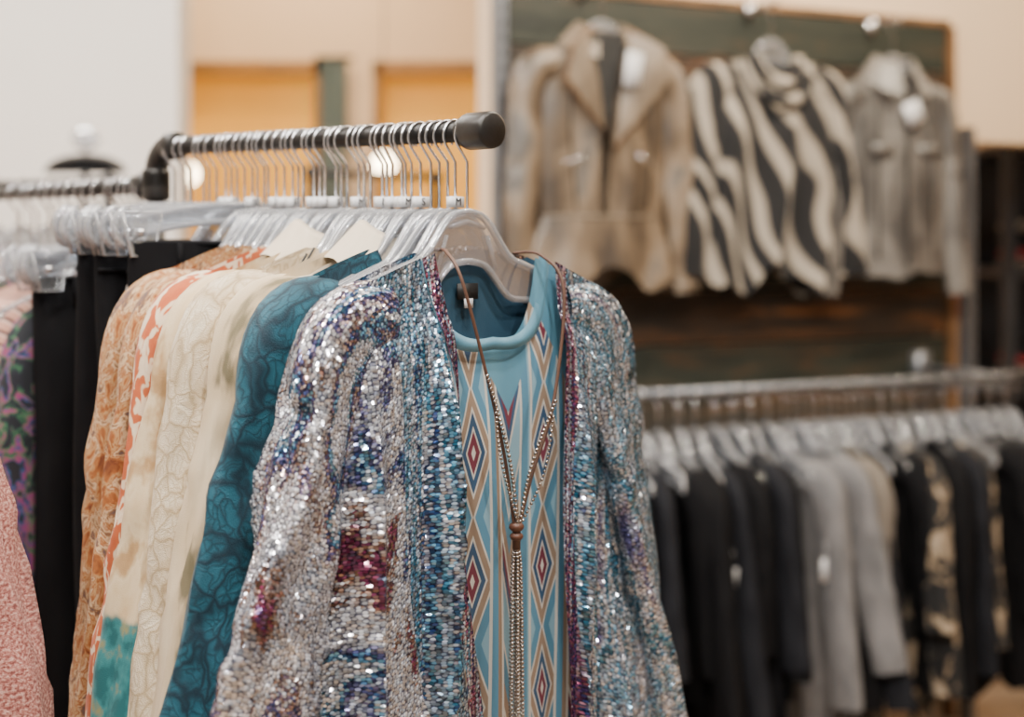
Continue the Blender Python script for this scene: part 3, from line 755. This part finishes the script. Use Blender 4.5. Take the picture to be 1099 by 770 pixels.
# ---- background racks on the left
def bgrack(x0,y0,x1,y1,z,mats,seed):
    random.seed(seed)
    A=Vector((x0,y0,z)); B=Vector((x1,y1,z)); d=(B-A).normalized(); n=Vector((-d.y,d.x,0))
    mb=MB(); mb.tube([A,B],.014,'iron',14)
    for P in (A,B):
        mb.tube([P,Vector((P.x,P.y,.03))],.0145,'iron',14); mb.sphere(P,.026,'iron',8)
        q=Vector((P.x,P.y,.03)); mb.tube([q-n*.25,q+n*.25],.016,'iron',12)
    mb.obj('garment_rack')
    rot=math.atan2(n.y,n.x); L=(B-A).length; k=int(L/.085)
    for i in range(1,k):
        p=A+d*(L*i/k); mt=random.choice(mats)
        garment('hanging_garment',p,rot,mt,L=random.uniform(.7,.9),hs=.21,seed=seed+i,hq=False); hanger(p,rot,w=.2)
bgrack(-1.45,3.6,-.95,3.35,1.70,['blush','ivory','charcoal','floral'],3)
bgrack(-.62,4.4,-.25,4.7,1.78,['charcoal','ivory','beige'],5)
mb=MB()
mb.tube([(.11*math.cos(t/40*3.1416),0,.045*math.sin(t/40*3.1416)) for t in range(41)],.012,'iron',8)
mb.grid(lambda u,v:(Vector(((u*2-1)*.1,0,.043*v*math.sqrt(max(0,1-(u*2-1)**2)))),(u,v)),20,4,'charcoal')
mb.tube([(0,0,.04),(0,0,.12)],.008,'clearrim',8); mb.sphere((0,0,.10),.045,'clearrim',8,(1,.4,.8)); mb.tube([(0,0,0),(0,0,-1.77)],.012,'iron',10)
mb.tube([(-.2,0,-1.76),(.2,0,-1.76)],.015,'iron',10); mb.tube([(0,-.2,-1.76),(0,.2,-1.76)],.015,'iron',10)
mb.obj('arched_sign_stand',(-1.245,4.15,1.765))

# ---- right: store beyond
M['dkframe']=plain('black_shelf_metal',(.015,.015,.017),.5)
M['orangec']=plain('orange_cloth',(.50,.10,.01),.8); M['redc']=plain('red_cloth',(.25,.015,.02),.8)
mb=MB()
sx=(1083-549.5)/F*5.4; 
for dx in (0,.9):
    for dy in (0,.5): mb.box((sx+dx,5.4+dy,.97),(.045,.045,1.94),'dkframe')
for z in (.1,.55,1.0,1.45,1.93): mb.box((sx+.45,5.65,z),(.95,.54,.03),'dkframe')
mb.box((sx+.45,5.93,1.0),(.95,.02,1.9),'dkframe')
mb.obj('shelving_unit',smooth=False)
def stack(x,y,z,cols,name):
    mb=MB()
    for i,c in enumerate(cols):
        def f(u,v,i=i):
            a=u*2*math.pi; e_=.35
            cx=math.copysign(abs(math.cos(a))**e_,math.cos(a)); cy=math.copysign(abs(math.sin(a))**e_,math.sin(a))
            k=math.sin(v*math.pi)**.3 if 0<v<1 else 0
            return Vector((.14*cx*k,.16*cy*k,.018+i*.037-.018*math.cos(v*math.pi))),(u,v)
        mb.grid(f,32,8,c)
    mb.obj(name,(x,y,z))
for k,z in enumerate((.115,.565,1.015,1.465)):
    for j in range(2): stack(sx+.20+.38*j,5.6,z,[['redc','charcoal','black','taupe'][(k+j+q)%4] for q in range(5)],'folded_sweaters')
mb=MB(); mb.tube([(1.98,6.15,1.86),(1.98,7.8,1.86)],.014,'iron',12)
for y in (6.15,7.8): mb.tube([(1.98,y,1.86),(1.98,y,.03)],.0145,'iron',12); mb.tube([(1.68,y,.03),(2.28,y,.03)],.016,'iron',12)
mb.obj('garment_rack')
cols=['orangec','orangec','redc','charcoal','orangec','black','taupe','black','redc']
for i,c in enumerate(cols):
    garment('hanging_garment',(1.98,6.25+i*.16,1.86),0,c,L=.62,hs=.18,sl=.45,seed=i,hq=False); hanger((1.98,6.25+i*.16,1.86),0)
mb=MB(); mb.tube([(1.62,5.1,1.05),(2.4,5.0,1.05)],.013,'iron',12)
for x,y in ((1.62,5.1),(2.4,5.0)): mb.tube([(x,y,1.05),(x,y,.0)],.013,'iron',12)
mb.obj('garment_rack')
for i in range(6):
    garment('hanging_garment',(1.70+i*.09,5.09-i*.01,1.05),1.5,['taupe','charcoal','camo','black','gray','black'][i],L=.85,hs=.18,sl=.45,seed=i,hq=False); hanger((1.70+i*.09,5.09-i*.01,1.05),1.5)

# ---------------------------------------------------------------- lights
def area(name,loc,size,e,col=(1,.93,.85),tgt=None,sy=None):
    l=bpy.data.lights.new(name,'AREA'); l.energy=e; l.color=col; l.shape='RECTANGLE' if sy else 'DISK'; l.size=size
    if sy: l.size_y=sy
    o=bpy.data.objects.new(name,l); sc.collection.objects.link(o); o.location=loc
    if tgt is not None:
        o.rotation_euler=(Vector(tgt)-Vector(loc)).to_track_quat('-Z','Y').to_euler()
    return o
area('ceiling_light_panel',(-.6,1.2,3.35),1.2,48,(1,.96,.91),sy=1.0)  # large unseen area lights added for soft overall light
area('ceiling_light_panel',(.9,2.8,3.35),1.2,28,(1,.90,.76),sy=1.0)
area('ceiling_light_panel',(-1.7,3.6,3.35),1.4,84,(1,.94,.87),sy=1.0)
area('ceiling_light_panel',(2.8,5.5,3.35),1.2,95,(1,.83,.62),sy=1.2)
area('ceiling_light_panel',(-1.0,5.8,3.35),1.2,42,(1,.80,.54),sy=.6)
for i,(x,y,tx,ty,tz) in enumerate([(-1.3,.5,-.2,1.7,1.3),(.6,.3,0,1.8,1.3),(1.2,1.2,0,1.8,1.3),(-.3,-.3,-.1,1.7,1.3),(-1.8,1.6,-.4,1.8,1.3),(.2,.9,0,1.8,1.2),(-.7,1.2,-.3,1.7,1.2)]):
    area('track_spotlight',(x,y,3.3),.10,26,(1,.95,.88),(tx,ty,tz))  # small unseen lamps added to make the sequins sparkle
for a in (.2,.8,1.3):
    q=wp(a,1.3,3.3); area('track_spotlight',q,.15,22,(1,.86,.66),wp(a,.1,1.9))  # more added spots, aimed at the wall jackets
w=bpy.data.worlds.new('World'); sc.world=w; w.use_nodes=True
w.node_tree.nodes['Background'].inputs[0].default_value=(1,.95,.90,1); w.node_tree.nodes['Background'].inputs[1].default_value=.30

# ---------------------------------------------------------------- camera
cam=bpy.data.cameras.new('Camera'); co_=bpy.data.objects.new('Camera',cam); sc.collection.objects.link(co_)
co_.location=(0,0,ZC); co_.rotation_euler=(math.pi/2,0,0)
cam.sensor_width=36; cam.lens=36*F/1099
cam.shift_y=-(385-HZ)/1099
cam.dof.use_dof=True; cam.dof.focus_distance=1.72; cam.dof.aperture_fstop=1.8
cam.clip_start=.05
sc.camera=co_
